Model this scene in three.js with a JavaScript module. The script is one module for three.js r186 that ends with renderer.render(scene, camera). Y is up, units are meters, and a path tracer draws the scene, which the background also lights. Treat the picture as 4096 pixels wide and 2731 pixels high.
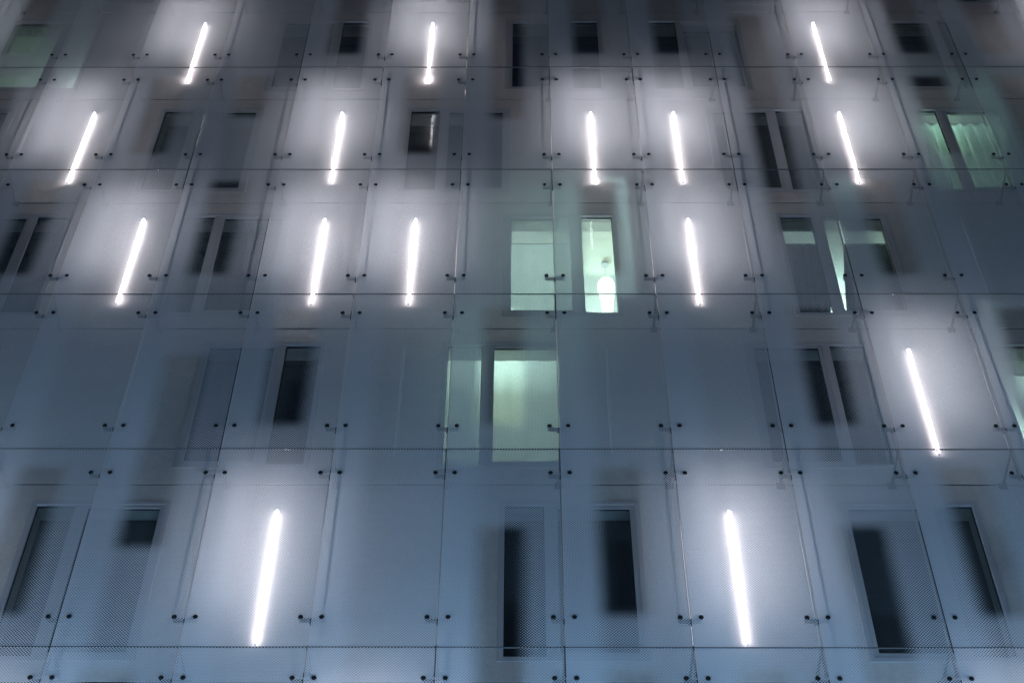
import * as THREE from 'three';
import { mergeGeometries } from 'three/addons/utils/BufferGeometryUtils.js';
import { RectAreaLightUniformsLib } from 'three/addons/lights/RectAreaLightUniformsLib.js';

RectAreaLightUniformsLib.init();
const scene = new THREE.Scene();

/* ------------------------------------------------------------------ units
   One glass bay is W wide and one storey H high; the glass skin is the plane z = 0,
   the wall stands behind it at z = ZW, the street lies in front (z > 0), ground at y = 0. */
const W = 1.3, H = 2.8153, Y0 = 22.422, ZW = -0.584;
const X = (col) => col * W;               // column of the bay grid -> metres
const Y = (row) => Y0 + row * H;          // row of the storey grid -> metres

/* ------------------------------------------------------------------ camera: a person on the pavement across the street, looking up */
const camera = new THREE.PerspectiveCamera(25.38, 1024 / 682, 0.1, 400);
camera.position.set(-0.444, 1.65, 12.345);
camera.up.set(-0.00015, 0.65572, 0.755);
camera.lookAt(camera.position.clone().add(new THREE.Vector3(-0.00582, 0.75499, -0.65571)));

/* ------------------------------------------------------------------ sky: late dusk, a deep blue that pales towards the horizon */
const SKY = 0.24;
{
  const w = 128, h = 64, px = new Float32Array(w * h * 4);
  for (let j = 0; j < h; j++) {
    const up = Math.max(0, Math.sin(((j + 0.5) / h - 0.5) * Math.PI));
    const k = Math.pow(1 - up, 2.2);
    for (let i = 0; i < w; i++) {
      const o = (j * w + i) * 4;
      px[o] = SKY * (0.022 + 0.040 * k); px[o + 1] = SKY * (0.032 + 0.052 * k); px[o + 2] = SKY * (0.060 + 0.075 * k); px[o + 3] = 1;
    }
  }
  const t = new THREE.DataTexture(px, w, h, THREE.RGBAFormat, THREE.FloatType);
  t.mapping = THREE.EquirectangularReflectionMapping; t.magFilter = THREE.LinearFilter; t.needsUpdate = true;
  scene.background = t; scene.environment = t;
}
/* the afterglow behind the photographer */
const sun = new THREE.DirectionalLight(new THREE.Color().setRGB(1.0, 0.93, 0.9), 0.05);
sun.position.set(-12, 20, 40); sun.target.position.set(0, 16, 0);
sun.castShadow = true; sun.shadow.radius = 30; sun.shadow.mapSize.set(2048, 2048);
Object.assign(sun.shadow.camera, { left: -20, right: 20, top: 20, bottom: -20, near: 1, far: 120 });
scene.add(sun, sun.target);

const renderer = new THREE.WebGLRenderer({ antialias: true });
renderer.toneMapping = THREE.LinearToneMapping;
renderer.toneMappingExposure = 1.0;
renderer.shadowMap.enabled = true;

/* lamp strengths */
const TUBE_GLOW = 17, TUBE_LIGHT = 30, STREET = 84;
const TUBE_RGB = [1.0, 0.915, 0.965], STREET_RGB = [0.36, 0.68, 1.08], ROOM_RGB = [0.70, 1.0, 0.93];

/* ------------------------------------------------------------------ helpers */
let seed = 20240611;
const rnd = () => { seed = (seed * 1664525 + 1013904223) >>> 0; return seed / 4294967296; };
const taken = {};
const numbered = (n) => { const k = taken[n] = (taken[n] ?? -1) + 1; return k ? `${n}_${String(k).padStart(3, '0')}` : n; };
function mesh(name, geometry, material, parent) {
  const m = new THREE.Mesh(geometry, material);
  m.name = name; m.castShadow = m.receiveShadow = true; parent.add(m);
  return m;
}
function thing(name, label, category, group, at = [0, 0, 0]) {
  const g = new THREE.Group(); g.name = numbered(name); g.position.set(...at);
  g.userData = { label, category }; if (group) g.userData.group = group;
  scene.add(g);
  return g;
}
function again(source, label, at) {
  const c = source.clone(); c.name = numbered(source.name.replace(/_\d{3}$/, '')); c.position.set(...at);
  c.userData = { ...source.userData, label };
  scene.add(c);
  return c;
}
const box = (x0, x1, y0, y1, z0, z1) => new THREE.BoxGeometry(x1 - x0, y1 - y0, z1 - z0).translate((x0 + x1) / 2, (y0 + y1) / 2, (z0 + z1) / 2);
function rod(a, b, r0, r1 = r0, n = 12) {
  const A = new THREE.Vector3(...a), B = new THREE.Vector3(...b), L = A.distanceTo(B);
  const g = new THREE.CylinderGeometry(r1, r0, L, n);
  g.applyQuaternion(new THREE.Quaternion().setFromUnitVectors(new THREE.Vector3(0, 1, 0), B.clone().sub(A).normalize()));
  return g.translate((A.x + B.x) / 2, (A.y + B.y) / 2, (A.z + B.z) / 2);
}
function rect(shape, x0, x1, y0, y1) { shape.moveTo(x0, y0); shape.lineTo(x1, y0); shape.lineTo(x1, y1); shape.lineTo(x0, y1); shape.closePath(); return shape; }
/* a picture-frame of bars t wide, z from z0 (back) to z1 (front), with a small chamfer on its edges */
function frame(x0, x1, y0, y1, t, z0, z1, b = 0.004) {
  const s = rect(new THREE.Shape(), x0 + b, x1 - b, y0 + b, y1 - b);
  s.holes.push(rect(new THREE.Path(), x0 + t, x1 - t, y0 + t, y1 - t));
  return new THREE.ExtrudeGeometry(s, { depth: z1 - z0 - 2 * b, bevelEnabled: true, bevelSize: b, bevelThickness: b, bevelSegments: 2 }).translate(0, 0, z0 + b);
}
/* where a thing is, told from the hanging lamp in the bright green window (bay 0, storey 1) */
const NUM = ['no', 'one', 'two', 'three', 'four', 'five', 'six', 'seven', 'eight', 'nine'];
function place(bay, storey) {
  const v = storey - 1, h = bay, part = [];
  if (v) part.push(`${NUM[Math.abs(v)]} ${Math.abs(v) > 1 ? 'storeys' : 'storey'} ${h ? (v > 0 ? 'down' : 'up') : (v > 0 ? 'below' : 'above')}`);
  if (h) part.push(`${NUM[Math.abs(h)]} ${Math.abs(h) > 1 ? 'bays' : 'bay'} ${h > 0 ? 'right of' : 'left of'}`);
  return (part.length ? part.join(', ') : 'in the bay of') + ' the hanging lamp';
}

/* ------------------------------------------------------------------ materials */
const rgb = (r, g, b) => new THREE.Color().setRGB(r, g, b);
function noiseTexture(n, lo, hi, seedling, coarse) {          // tileable mottling, several octaves
  const val = new Float32Array(n * n);
  let s = seedling; const r = () => { s = (s * 1664525 + 1013904223) >>> 0; return s / 4294967296; };
  for (const [cells, amp] of coarse) {
    const grid = Array.from({ length: cells * cells }, r);
    for (let j = 0; j < n; j++) for (let i = 0; i < n; i++) {
      const u = i / n * cells, v = j / n * cells, a = Math.floor(u), b = Math.floor(v);
      let fu = u - a, fv = v - b; fu = fu * fu * (3 - 2 * fu); fv = fv * fv * (3 - 2 * fv);
      const at = (x, y) => grid[(y % cells) * cells + (x % cells)];
      val[j * n + i] += amp * ((at(a, b) * (1 - fu) + at(a + 1, b) * fu) * (1 - fv) + (at(a, b + 1) * (1 - fu) + at(a + 1, b + 1) * fu) * fv);
    }
  }
  let mn = 1e9, mx = -1e9; for (const x of val) { mn = Math.min(mn, x); mx = Math.max(mx, x); }
  const d = new Uint8Array(n * n * 4);
  for (let k = 0; k < n * n; k++) { const v = lo + (hi - lo) * (val[k] - mn) / (mx - mn); d[k * 4] = d[k * 4 + 1] = d[k * 4 + 2] = Math.round(255 * v); d[k * 4 + 3] = 255; }
  const t = new THREE.DataTexture(d, n, n); t.wrapS = t.wrapT = THREE.RepeatWrapping; t.magFilter = THREE.LinearFilter; t.needsUpdate = true;
  return t;
}
const plasterTone = noiseTexture(512, 0.86, 1.0, 7, [[5, 0.5], [17, 0.35], [64, 0.35], [256, 0.5]]); plasterTone.colorSpace = THREE.SRGBColorSpace; plasterTone.repeat.set(0.27, 0.27);
const plasterGrain = noiseTexture(512, 0, 1, 11, [[64, 0.3], [256, 0.7]]); plasterGrain.repeat.set(1.1, 1.1);

const M = {
  wall: new THREE.MeshStandardMaterial({ color: rgb(0.78, 0.70, 0.68), roughness: 0.8, map: plasterTone, bumpMap: plasterGrain, bumpScale: 0.0012 }),
  core: new THREE.MeshStandardMaterial({ color: rgb(0.50, 0.49, 0.47), roughness: 0.9 }),
  room: new THREE.MeshStandardMaterial({ color: rgb(0.68, 0.67, 0.62), roughness: 0.95 }),
  floor: new THREE.MeshStandardMaterial({ color: rgb(0.16, 0.12, 0.09), roughness: 0.6 }),
  frame: new THREE.MeshStandardMaterial({ color: rgb(0.50, 0.475, 0.505), roughness: 0.45 }),
  sash: new THREE.MeshStandardMaterial({ color: rgb(0.47, 0.45, 0.475), roughness: 0.4 }),
  gasket: new THREE.MeshStandardMaterial({ color: rgb(0.02, 0.02, 0.022), roughness: 0.7 }),
  windowGlass: new THREE.MeshPhysicalMaterial({ color: rgb(0.93, 0.95, 0.95), roughness: 0, transmission: 1, thickness: 0, ior: 1.52 }),
  skinGlass: new THREE.MeshPhysicalMaterial({ color: rgb(0.95, 0.985, 0.985), roughness: 0, transmission: 1, thickness: 0, ior: 1.5 }),
  seal: new THREE.MeshStandardMaterial({ color: rgb(0.07, 0.068, 0.07), roughness: 0.7 }),
  bolt: new THREE.MeshStandardMaterial({ color: rgb(0.012, 0.011, 0.012), roughness: 0.55 }),
  steel: new THREE.MeshStandardMaterial({ color: rgb(0.10, 0.098, 0.102), metalness: 0.7, roughness: 0.42 }),
  brightSteel: new THREE.MeshStandardMaterial({ color: rgb(0.52, 0.5, 0.5), metalness: 0.85, roughness: 0.33 }),
  tubeOn: new THREE.MeshStandardMaterial({ color: rgb(0.8, 0.8, 0.8), roughness: 0.5, emissive: rgb(...TUBE_RGB), emissiveIntensity: TUBE_GLOW }),
  tubeOff: new THREE.MeshStandardMaterial({ color: rgb(0.72, 0.72, 0.74), roughness: 0.35 }),
  cap: new THREE.MeshStandardMaterial({ color: rgb(0.5, 0.5, 0.52), roughness: 0.5 }),
  globe: new THREE.MeshStandardMaterial({ color: rgb(0.8, 0.8, 0.8), roughness: 0.4, emissive: rgb(...STREET_RGB), emissiveIntensity: 6 }),
  post: new THREE.MeshStandardMaterial({ color: rgb(0.06, 0.065, 0.07), roughness: 0.5, metalness: 0.3 }),
  asphalt: new THREE.MeshStandardMaterial({ color: rgb(0.05, 0.05, 0.052), roughness: 0.9 }),
  paving: new THREE.MeshStandardMaterial({ color: rgb(0.22, 0.215, 0.21), roughness: 0.9, bumpMap: plasterGrain, bumpScale: 0.002 }),
  paleCurtain: new THREE.MeshPhysicalMaterial({ color: rgb(0.82, 0.83, 0.80), roughness: 1, transmission: 0.65, thickness: 0, specularIntensity: 0.1 }),
  sheer: new THREE.MeshPhysicalMaterial({ color: rgb(0.54, 0.56, 0.55), roughness: 1, transmission: 0.46, thickness: 0, specularIntensity: 0.1 }),
  greenCurtain: new THREE.MeshPhysicalMaterial({ color: rgb(0.62, 0.76, 0.68), roughness: 1, transmission: 0.6, thickness: 0, specularIntensity: 0.1 }),
  greyCurtain: new THREE.MeshPhysicalMaterial({ color: rgb(0.10, 0.105, 0.11), roughness: 1, transmission: 0.08, thickness: 0, specularIntensity: 0.1 }),
  blind: new THREE.MeshStandardMaterial({ color: rgb(0.07, 0.073, 0.085), roughness: 0.9 }),
  shade: new THREE.MeshStandardMaterial({ color: rgb(0.8, 0.8, 0.76), roughness: 0.8, emissive: rgb(0.9, 1.0, 0.9), emissiveIntensity: 5 }),
  bulb: new THREE.MeshStandardMaterial({ color: rgb(0.8, 0.8, 0.8), roughness: 0.5, emissive: rgb(...ROOM_RGB), emissiveIntensity: 6 }),
};

/* ------------------------------------------------------------------ the dot print (ceramic frit) on the glass
   White enamel dots on a diagonal raster, 39 to a bay. The left fifth of each pane is printed nearly solid, the
   middle carries either small gaps (coverage 0.72) or, over part of its height, bare glass; dots shrink and vanish
   towards the bare part like a halftone screen. Six printing screens are used on the building. */
const DOTS = 0.56, SOLID = 0.84, PITCH = W / 39, PANE_W = W - 0.012, PANE_H = H - 0.010;
const threshold = (() => {                              // coverage -> level of cos(x)cos(y) that leaves this share printed
  const v = []; const n = 160;
  for (let i = 0; i < n; i++) for (let j = 0; j < n; j++) v.push(Math.cos(2 * Math.PI * (i + 0.5) / n) * Math.cos(2 * Math.PI * (j + 0.5) / n));
  v.sort((a, b) => b - a);
  return (c) => c <= 0 ? 1.2 : c >= 1 ? -1.2 : v[Math.min(v.length - 1, Math.floor(c * v.length))];
})();
const smooth = (a, b, x) => { const t = Math.min(1, Math.max(0, (x - a) / (b - a))); return t * t * (3 - 2 * t); };
const BARE = { D: null, W: [0.10, 0.86], L: [0.42, 1.2], U: [-0.2, 0.53], B: [0.10, 0.52], F: [-0.2, 1.2] };
function coverage(kind, u, v) {                         // u from the left edge, v from the top edge, 0..1
  let c = DOTS;
  if (BARE[kind]) {
    const [a, b] = BARE[kind];
    const bareV = smooth(a - 0.035, a + 0.04, v) * (1 - smooth(b - 0.04, b + 0.04, v));
    const bareU = 1 - smooth(0.60, 0.79, u);
    c = DOTS * (1 - bareV * bareU);
  }
  return SOLID + (c - SOLID) * smooth(0.19, 0.40, u);
}
const fritMaterial = {};
for (const kind of Object.keys(BARE)) {
  const nx = 780, ny = Math.round(nx * PANE_H / PANE_W), d = new Uint8Array(nx * ny * 4);
  for (let j = 0; j < ny; j++) {
    const y = (j + 0.5) / ny * PANE_H, cy = Math.cos(2 * Math.PI * y / PITCH), v = 1 - (j + 0.5) / ny;
    for (let i = 0; i < nx; i++) {
      const x = (i + 0.5) / nx * PANE_W;
      const t = Math.cos(2 * Math.PI * x / PITCH) * cy - threshold(coverage(kind, x / PANE_W, v));
      const a = Math.round(255 * smooth(-0.16, 0.16, t)), o = (j * nx + i) * 4;
      d[o] = d[o + 1] = d[o + 2] = a; d[o + 3] = 255;
    }
  }
  const t = new THREE.DataTexture(d, nx, ny); t.magFilter = THREE.LinearFilter; t.needsUpdate = true;
  fritMaterial[kind] = new THREE.MeshPhysicalMaterial({ color: rgb(0.74, 0.765, 0.815), roughness: 1, transmission: 0.5, thickness: 0, specularIntensity: 0.2, alphaMap: t, transparent: true, side: THREE.DoubleSide });
}

/* ------------------------------------------------------------------ the street (out of the picture, below) */
{
  const road = mesh('road', new THREE.PlaneGeometry(240, 240).rotateX(-Math.PI / 2), M.asphalt, scene); road.userData.kind = 'structure';
  const p1 = mesh('pavement', box(-60, 60, -0.2, 0.13, -0.3, 5.2), M.paving, scene); p1.userData.kind = 'structure';
  const p2 = mesh('pavement_001', box(-60, 60, -0.2, 0.13, 10.8, 16), M.paving, scene); p2.userData.kind = 'structure';
}

/* ------------------------------------------------------------------ the building behind the glass */
const building = thing('apartment_building', 'pale rendered apartment block with paired casement windows behind a glass skin', 'building');
const WX0 = X(-9.4), WX1 = X(8.4), ZC = -0.704, ZI = -0.884, ZB = -4.9, GAP = 0.024;
const CW = 1.247 * W, CB = 0.058;                       // casing width, bar width
/* windows: [storey, casing's left edge in bays, type]; NW = narrow light left of the wide one, WN = the other way round */
const WINDOWS = [
  [-2, -5.7, 'NW'], [-2, -2.2, 'WN'], [-2, 1.9, 'NW'], [-2, 5.1, 'WN'],
  [-1, -7.11, 'WN'], [-1, -3.535, 'WN'], [-1, -0.539, 'WN'], [-1, 1.291, 'NW', 'tilted'], [-1, 4.289, 'WN'],
  [0, -7.723, 'NW'], [0, -4.709, 'NW'], [0, -1.716, 'NW'], [0, 1.887, 'WN'], [0, 4.289, 'NW'],
  [1, -6.541, 'WN'], [1, -4.125, 'NW'], [1, -0.537, 'WN'], [1, 2.468, 'NW'],
  [2, -3.535, 'WN'], [2, -1.119, 'NW'], [2, 1.882, 'WN'], [2, 4.289, 'NW'],
  [3, -4.706, 'NW'], [3, -0.532, 'NW'], [3, 2.469, 'WN'],
  [4, -3.535, 'WN'], [4, 0.289, 'NW'], [4, 4.289, 'WN'],
];
const casingTop = (s) => Y(-s - 0.094), casingBottom = (s) => Y(-s - 0.906);
const partitions = {};
for (let s = -2; s <= 4; s++) {
  const top = Y(-s) - GAP / 2, bottom = Y(-s - 1) + GAP / 2;
  const panel = rect(new THREE.Shape(), WX0, WX1, bottom, top);
  const core = rect(new THREE.Shape(), WX0, WX1, Y(-s - 1), Y(-s));
  const here = WINDOWS.filter((q) => q[0] === s).sort((a, b) => a[1] - b[1]);
  for (const [, c] of here) {
    const x0 = X(c), x1 = x0 + CW, y1 = casingTop(s), y0 = casingBottom(s);
    panel.holes.push(rect(new THREE.Path(), x0 - 0.003, x1 + 0.003, y0 - 0.003, y1 + 0.003));
    core.holes.push(rect(new THREE.Path(), x0 + 0.035, x1 - 0.035, y0 + 0.03, y1 - 0.03));
  }
  const ext = (shape, z0, z1) => new THREE.ExtrudeGeometry(shape, { depth: z1 - z0, bevelEnabled: false }).translate(0, 0, z0);
  mesh('wall_panel', ext(panel, ZC, ZW), M.wall, building);
  mesh('joint_strip', box(WX0, WX1, Y(-s) - GAP / 2 + 0.0005, Y(-s) + GAP / 2 - 0.0005, ZC, ZW - 0.012), M.gasket, building);
  mesh('wall_core', ext(core, ZI, ZC - 0.001), M.core, building);
  mesh('ceiling_slab', box(WX0, WX1, Y(-s - 0.08), Y(-s) - 0.002, ZB, ZI - 0.001), M.room, building);
  mesh('floor_deck', box(WX0, WX1, Y(-s - 1) + 0.002, Y(-s - 0.955), ZB, ZI - 0.001), M.floor, building);
  const cuts = [WX0 + 0.1];
  for (let k = 1; k < here.length; k++) cuts.push((X(here[k - 1][1]) + CW + X(here[k][1])) / 2);
  cuts.push(WX1 - 0.1);
  for (const x of cuts) mesh('partition', box(x - 0.06, x + 0.06, Y(-s - 0.955) + 0.001, Y(-s - 0.08) - 0.001, ZB, ZI - 0.001), M.room, building);
  partitions[s] = cuts;
}
mesh('back_wall', box(WX0, WX1, Y(-5), Y(2), ZB - 0.25, ZB - 0.001), M.room, building);
mesh('lower_wall', box(WX0, WX1, 0, Y(-5) - GAP / 2, ZB - 0.25, ZW), M.wall, building);
mesh('roof', box(WX0 - 0.05, WX1 + 0.05, Y(2) + 0.002, Y(2) + 0.35, ZB - 0.3, ZW + 0.02), M.wall, building);
for (const x of [WX0, WX1]) mesh('end_wall', x < 0 ? box(x - 0.2, x - 0.001, Y(-5), Y(2), ZB - 0.25, ZW - 0.001) : box(x + 0.001, x + 0.2, Y(-5), Y(2), ZB - 0.25, ZW - 0.001), M.wall, building);

/* one window of each type, then copies; the window's own origin is the casing's lower left corner on the wall plane */
const HC = 0.812 * H, HW = { x0: 0.045 * W, x1: 0.7795 * W };
function makeWindow(type, tilted) {
  const g = new THREE.Group(); g.name = 'window';
  const flip = (a, b) => type === 'WN' ? [a, b] : [CW - b, CW - a];
  mesh('casing', frame(0, CW, 0, HC, CB, -0.075, 0.010), M.frame, g);
  const [mx0, mx1] = flip(0.7795 * W, 0.850 * W);        // mullion between the lights
  mesh('mullion', box(mx0, mx1, CB + 0.0005, HC - CB - 0.0005, -0.074, 0.004), M.frame, g);
  const [sx0, sx1] = flip(CB, 0.7795 * W);               // wide light: an opening sash
  const sash = new THREE.Group(); sash.name = 'sash';
  const y0 = CB + 0.002, y1 = HC - CB - 0.002, t = 0.054;
  const bars = mesh('sash', frame(sx0 + 0.002, sx1 - 0.002, 0, y1 - y0, t, -0.03, 0.024), M.sash, g);
  const pane = mesh('sash_pane', box(sx0 + t - 0.004, sx1 - t + 0.004, t - 0.004, y1 - y0 - t + 0.004, -0.006, 0.006), M.windowGlass, g);
  const gasket = mesh('gasket', frame(sx0 + t - 0.003, sx1 - t + 0.003, t - 0.003, y1 - y0 - t + 0.003, 0.010, -0.012, 0.012, 0.002), M.gasket, g);
  for (const m of [bars, pane, gasket]) { m.position.set(0, y0, -0.022); if (tilted) m.rotation.x = -0.075; }
  const [nx0, nx1] = flip(0.850 * W, CW - CB);           // narrow light: fixed glass
  mesh('fixed_pane', box(nx0 + 0.001, nx1 - 0.001, CB + 0.001, HC - CB - 0.001, -0.044, -0.032), M.windowGlass, g);
  mesh('gasket', frame(nx0 + 0.0005, nx1 - 0.0005, CB + 0.0005, HC - CB - 0.0005, 0.010, -0.050, -0.026, 0.002), M.gasket, g);
  return g;
}
const windowKinds = { NW: makeWindow('NW'), WN: makeWindow('WN'), tilted: makeWindow('NW', true) };
for (const [s, c, type, tilt] of WINDOWS) {
  const g = windowKinds[tilt || type].clone();
  g.position.set(X(c), casingBottom(s), ZW); building.add(g);
}

/* ------------------------------------------------------------------ lit rooms: lamps and curtains */
const LIT = { A: [-1, -7.11, 2.6], B: [0, 4.289, 15], D: [2, -1.119, 17], E: [2, 4.289, 7], F: [1, 2.468, 12] };
{
  let proto = null;
  for (const [s, c, power, col = c + 0.62, z = -2.5] of Object.values(LIT)) {
    const at = [X(col), Y(-s - 0.955), z];
    const label = `uplighter floor lamp in green room, ${place(Math.round(c + 0.6), s)}`;
    let t;
    if (!proto) {
      t = proto = thing('floor_lamp', label, 'lamp', 'lamps lighting the green rooms', at);
      mesh('stand', new THREE.LatheGeometry([[0.0001, 0], [0.14, 0], [0.14, 0.02], [0.016, 0.04], [0.014, 1.62], [0.0001, 1.63]].map((q) => new THREE.Vector2(...q)), 24), M.post, t);
      mesh('bowl', new THREE.LatheGeometry([[0.02, 1.60], [0.12, 1.63], [0.19, 1.70], [0.21, 1.76], [0.203, 1.76], [0.183, 1.706], [0.115, 1.64], [0.02, 1.612]].map((q) => new THREE.Vector2(...q)), 32), M.post, t);
      mesh('bulb_disc', new THREE.CylinderGeometry(0.17, 0.15, 0.02, 28).translate(0, 1.705, 0), M.bulb, t);
    } else t = again(proto, label, at);
    const l = new THREE.RectAreaLight(rgb(...ROOM_RGB), power * 20, 0.34, 0.34);
    l.position.set(at[0], at[1] + 1.765, at[2]); l.rotation.x = Math.PI / 2; scene.add(l);
  }
}
{ /* a globe lamp deeper in the room of the hanging lamp */
  const at = [X(0.05), Y(-1.08), -3.1];
  const t = thing('globe_lamp', 'round globe lamp deep in the room behind the long hanging lamp', 'lamp', null, at);
  mesh('canopy', new THREE.CylinderGeometry(0.06, 0.06, 0.03, 20).translate(0, -0.016, 0), M.cap, t);
  mesh('cord', rod([0, -0.03, 0], [0, -0.45, 0], 0.006), M.cap, t);
  mesh('globe', new THREE.SphereGeometry(0.2, 28, 18).translate(0, -0.64, 0), M.bulb, t);
  const l = new THREE.PointLight(rgb(...ROOM_RGB), 30, 0, 2); l.position.set(at[0], at[1] - 0.64, at[2]); l.castShadow = true; l.shadow.radius = 10; scene.add(l);
}
{ /* the hanging lamp seen through the bright window: ceiling rose, cord and a long white shade that narrows downwards */
  const x = X(0.615), y = Y(-1.08), z = ZW - 0.95;
  const t = thing('pendant_lamp', 'long glowing white pendant lamp hanging in the bright green window', 'lamp', null, [x, y, z]);
  mesh('canopy', new THREE.CylinderGeometry(0.055, 0.06, 0.03, 24).translate(0, -0.016, 0), M.cap, t);
  mesh('cord', rod([0, -0.03, 0], [0, -0.40, 0], 0.004), M.cap, t);
  const p = [[0.012, 0], [0.05, -0.008], [0.085, -0.035], [0.104, -0.085], [0.108, -0.15], [0.103, -0.25], [0.092, -0.37], [0.080, -0.5], [0.071, -0.64], [0.067, -0.80], [0.066, -1.0], [0.066, -1.15]].map(([r, h]) => new THREE.Vector2(r * 1.15, h - 0.39));
  mesh('shade', new THREE.LatheGeometry(p.reverse(), 36), M.shade, t);
  const l = new THREE.PointLight(rgb(0.8, 1.0, 0.84), 3, 0, 2); l.position.set(x, y - 1.5, z); l.castShadow = true; l.shadow.radius = 3; scene.add(l);
}
/* a curtain: a pleated sheet between x0 and x1 with a heading tape; lower corners may be drawn in */
function curtain(name, label, material, x0, x1, yTop, yBottom, z, pleats, depth, drawn = [0, 0]) {
  const t = thing(name, label, 'curtain', null, [(x0 + x1) / 2, yTop, z]);
  const nx = pleats * 10, ny = 14, pos = [], idx = [], uv = [];
  for (let j = 0; j <= ny; j++) for (let i = 0; i <= nx; i++) {
    const v = j / ny, u = i / nx, a = x0 + drawn[0] * v, b = x1 + drawn[1] * v;
    const jitter = 0.35 * Math.sin(i * 0.37 + 2 * Math.sin(i * 0.11));
    pos.push(a + (b - a) * u - (x0 + x1) / 2, (yBottom - yTop) * v, depth * Math.sin(2 * Math.PI * pleats * u + jitter + 0.5 * v) * (0.6 + 0.4 * v));
    uv.push(u, v);
    if (i < nx && j < ny) { const k = j * (nx + 1) + i; idx.push(k, k + nx + 1, k + 1, k + 1, k + nx + 1, k + nx + 2); }
  }
  const g = new THREE.BufferGeometry(); g.setAttribute('position', new THREE.Float32BufferAttribute(pos, 3)); g.setAttribute('uv', new THREE.Float32BufferAttribute(uv, 2)); g.setIndex(idx); g.computeVertexNormals();
  mesh('cloth', g, material, t);
  mesh('rail', rod([x0 - (x0 + x1) / 2 - 0.05, 0.012, 0], [x1 - (x0 + x1) / 2 + 0.05, 0.012, 0], 0.012), M.cap, t);
  return t;
}
const zRail = ZW - 0.60;
curtain('curtain', 'pale flat curtain in the wide light beside the hanging lamp', M.sheer, X(-0.62), X(0.30), Y(-1.122), Y(-1.95), zRail + 0.10, 5, 0.012);
curtain('curtain', 'pale curtain closed behind the bright window one storey below the hanging lamp', M.paleCurtain, X(-1.2), X(0.2), Y(-2.085), Y(-2.95), ZI - 0.05, 6, 0.016);
curtain('curtain', 'pleated green curtain, one storey up, four bays right of the hanging lamp', M.greenCurtain, X(4.30), X(5.50), Y(-0.135), Y(-0.90), ZW - 0.24, 9, 0.055);
curtain('curtain', 'dark grey curtain drawn over the narrow light of the half lit window', M.greyCurtain, X(2.44), X(3.06), Y(-1.122), Y(-1.95), zRail + 0.10, 6, 0.02, [0, -0.20]);
curtain('curtain', 'dark grey curtain drawn over the wide light of the half lit window', M.greyCurtain, X(3.27), X(3.85), Y(-1.122), Y(-1.95), zRail + 0.10, 5, 0.02, [-0.30, 0]);
curtain('curtain', 'pale curtain, one storey down, four bays right of the hanging lamp', M.paleCurtain, X(4.62), X(5.6), Y(-2.09), Y(-2.95), zRail, 6, 0.03);

/* the other rooms are dark behind drawn roller blinds, hung just inside the reveal */
{
  const lit = new Set([[1, -0.537], ...Object.values(LIT)].map(([s, c]) => s + '/' + c));
  let proto = null;
  for (const [s, c] of WINDOWS) {
    if (lit.has(s + '/' + c)) continue;
    const at = [X(c) + CW / 2, Y(-s - 0.08) - 0.035, ZI - 0.05];
    const label = `dark roller blind drawn down, ${place(Math.round(c + 0.4), s)}`;
    if (!proto) {
      proto = thing('roller_blind', label, 'roller blind', 'dark blinds in the unlit windows', at);
      mesh('roller', rod([-CW / 2, 0, 0], [CW / 2, 0, 0], 0.025, 0.025, 16), M.cap, proto);
      mesh('cloth', box(-CW / 2 + 0.01, CW / 2 - 0.01, -2.36, 0.0, 0.022, 0.024), M.blind, proto);
      mesh('bottom_bar', box(-CW / 2 + 0.01, CW / 2 - 0.01, -2.385, -2.361, 0.016, 0.030), M.cap, proto);
    } else again(proto, label, at);
  }
}

/* ------------------------------------------------------------------ light tubes on the wall, one in the middle of a bay */
const TUBES_ON = { '-1': [-7.5, -4.5, -1.5, 3.5, 6.5], 0: [-5.5, -2.5, 0.5, 1.5, 3.5], 1: [-4.5, -2.5, -1.5, 1.5], 2: [3.5], 3: [-5.5, -2.5, 1.5], 4: [-4.5, -1.5, 3.5] };
const TUBES_OFF = { 1: [4.5], 2: [-5.5, -1.5, 0.5] };
const TUBE_L = 1.94, TUBE_R = 0.019;
function makeTube(on, label, at) {
  const t = thing(on ? 'light_tube' : 'unlit_tube', label, 'light tube', on ? 'lit tubes on the wall' : 'unlit tubes on the wall', at);
  mesh('diffuser', new THREE.CapsuleGeometry(TUBE_R, TUBE_L - 2 * TUBE_R - 0.05, 8, 20), on ? M.tubeOn : M.tubeOff, t);
  for (const e of [-1, 1]) mesh('end_cap', new THREE.CylinderGeometry(0.013, 0.013, 0.03, 16).translate(0, e * (TUBE_L / 2 - 0.014), 0), M.cap, t);
  for (const e of [-1, 1]) mesh('wall_clip', box(-0.012, 0.012, e * 0.62 - 0.012, e * 0.62 + 0.012, -0.0375, -0.0185), M.cap, t);
  return t;
}
{
  const proto = {};
  for (const [list, on] of [[TUBES_ON, true], [TUBES_OFF, false]]) for (const [s, cols] of Object.entries(list)) for (const c of cols) {
    const at = [X(c), Y(-s - 0.494), ZW + 0.038];
    const label = `${on ? 'lit white' : 'unlit'} tube on wall, ${place(Math.floor(c), +s)}`;
    if (!proto[on]) proto[on] = makeTube(on, label, at); else again(proto[on], label, at);
    if (on) {
      const l = new THREE.RectAreaLight(rgb(...TUBE_RGB), TUBE_LIGHT, 2 * TUBE_R, TUBE_L - 0.06);
      l.position.set(at[0], at[1], at[2] + TUBE_R + 0.004); l.rotation.y = Math.PI; scene.add(l);
    }
  }
}

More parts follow.
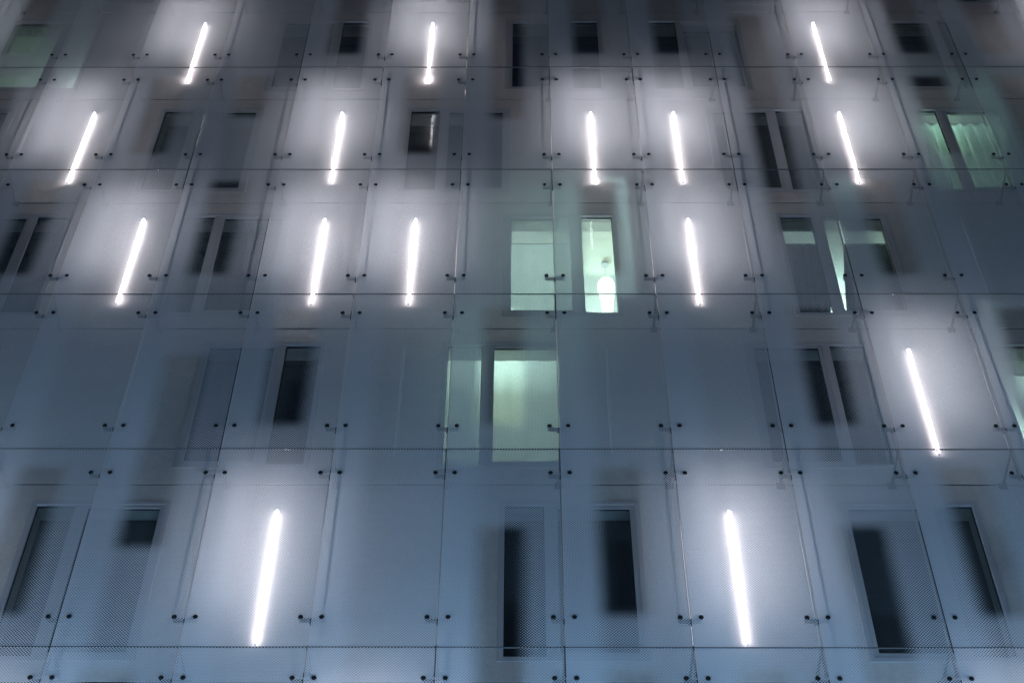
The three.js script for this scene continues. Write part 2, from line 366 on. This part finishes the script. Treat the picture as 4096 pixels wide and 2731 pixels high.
/* ------------------------------------------------------------------ the glass skin: panes, clamps, rods, struts */
const SCREENS = {   // bays -8 .. 6
  '-2': 'WDWDDWDWDDLDWDD',
  '-1': 'DWDDDWDFWWLDWWD',
  0: 'DWDWBDWUDDFDWWD',
  1: 'DDWDWDDDWDUWDDD',
  2: 'DDDDLWDWDDWDWDD',
  3: 'DDDWUDDLWDLWDDD',
  4: 'DDDDWDDUWWUDDDD',
};
const PRINT = { D: 'dotted glass pane', W: 'dotted pane with clear middle', L: 'dotted pane, clear below', U: 'dotted pane, clear above', B: 'dotted pane, clear upper patch', F: 'dotted pane with full-height clear strip' };
{
  const glassG = box(-PANE_W / 2, PANE_W / 2, 0, PANE_H, -0.006, 0.006);
  const fritG = new THREE.PlaneGeometry(PANE_W, PANE_H).translate(0, PANE_H / 2, 0.0085);
  const sealG = box(-PANE_W / 2, PANE_W / 2, -0.0095, -0.0005, -0.006, 0.0086);
  const proto = {};
  for (const [s, row] of Object.entries(SCREENS)) [...row].forEach((kind, k) => {
    const bay = k - 8, at = [X(bay + 0.5), Y(-s - 1) + 0.005, 0], label = `${PRINT[kind]}, ${place(bay, +s)}`;
    if (proto[kind]) { again(proto[kind], label, at); return; }
    const t = proto[kind] = thing('facade_glass', label, 'glass pane', 'glass panes of the facade skin', at);
    mesh('glass', glassG, M.skinGlass, t);
    mesh('dot_print', fritG, fritMaterial[kind], t);
    mesh('joint_seal', sealG, M.seal, t);
  });
}
const ZR = -0.078;                                       // depth of the tension rods behind the glass
{
  let clamp = null, strut = null, rodT = null;
  for (let c = -8; c <= 7; c++) {
    const label = `thin vertical steel rod behind glass, ${place(c, 1).replace('the bay of', 'line with')}`;
    if (!rodT) {
      rodT = thing('tension_rod', label, 'steel rod', 'rods behind the glass joints', [X(c), Y(-5), ZR]);
      mesh('rod', rod([0, 0, 0], [0, 7 * H, 0], 0.0085, 0.0085, 10), M.brightSteel, rodT);
      for (let n = 1; n <= 6; n++) {
        const y = n * H;
        mesh('turnbuckle', mergeGeometries([rod([0, y - 0.28, 0], [0, y + 0.05, 0], 0.0125), rod([0, y + 0.03, 0], [0, y + 0.075, 0], 0.019), rod([0, y - 0.305, 0], [0, y - 0.26, 0], 0.019)]), M.steel, rodT);
      }
    } else again(rodT, label, [X(c), Y(-5), ZR]);
    for (let n = 1; n >= -4; n--) {
      for (const side of [1, -1]) {
        const at = [X(c), Y(n + side * 0.135), 0];
        const l = `steel clamp ${side > 0 ? 'above' : 'below'} joint, ${place(c, -n)}`;
        if (!clamp) {
          clamp = thing('glass_clamp', l, 'glass clamp', 'two-bolt clamps holding the glass panes', at);
          for (const e of [-1, 1]) {
            const x = e * 0.108;
            const disc = new THREE.LatheGeometry([[0.0001, -0.016], [0.024, -0.016], [0.0265, -0.013], [0.0265, 0.012], [0.023, 0.0165], [0.0001, 0.0175]].map((q) => new THREE.Vector2(...q)), 24).rotateX(Math.PI / 2);
            mesh('bolt', disc.translate(x, 0, 0), M.bolt, clamp);
            mesh('stem', rod([x, 0, -0.015], [x, 0, -0.066], 0.0105), M.steel, clamp);
          }
          const bar = rect(new THREE.Shape(), -0.124, 0.124, -0.022, 0.022);
          mesh('arm', new THREE.ExtrudeGeometry(bar, { depth: 0.010, bevelEnabled: true, bevelSize: 0.004, bevelThickness: 0.004, bevelSegments: 2 }).translate(0, 0, -0.058), M.steel, clamp);
          mesh('hub', new THREE.CylinderGeometry(0.021, 0.021, 0.06, 18).translate(0, 0, ZR - 0.002), M.steel, clamp);
        } else again(clamp, l, at);
      }
      const at = [X(c), Y(n), ZW], l = `steel strut at joint, ${place(c, -n)}`;
      if (!strut) {
        strut = thing('wall_strut', l, 'steel strut', 'struts between wall and rods', at);
        mesh('wall_plate', box(-0.05, 0.05, -0.075, 0.02, 0.0005, 0.012), M.steel, strut);
        mesh('arm', rod([0, -0.03, 0.011], [0, 0.03, ZR - ZW - 0.012], 0.020, 0.011), M.steel, strut);
      } else again(strut, l, at);
    }
  }
}

/* ------------------------------------------------------------------ street lamps on the pavement in front, below the picture */
{
  let proto = null;
  [-14, -8.5, -3, 2.5, 8, 13.5].forEach((x, k) => {
    const at = [x, 0.13, 2.3], label = 'post-top street lamp with a bluish white globe on the pavement';
    if (!proto) {
      proto = thing('street_lamp', label, 'street lamp', 'street lamps along the pavement', at);
      mesh('post', new THREE.LatheGeometry([[0.0001, 0], [0.11, 0], [0.11, 0.35], [0.06, 0.5], [0.045, 4.2], [0.07, 4.3], [0.07, 4.42], [0.0001, 4.43]].map((q) => new THREE.Vector2(...q)), 20), M.post, proto);
      mesh('globe', new THREE.SphereGeometry(0.22, 28, 18).translate(0, 4.64, 0), M.globe, proto);
    } else again(proto, label, at);
    const l = new THREE.PointLight(rgb(...STREET_RGB), STREET, 0, 2); l.position.set(x, 4.77, 2.3); l.castShadow = true; l.shadow.radius = 8; scene.add(l);
  });
}

renderer.render(scene, camera);
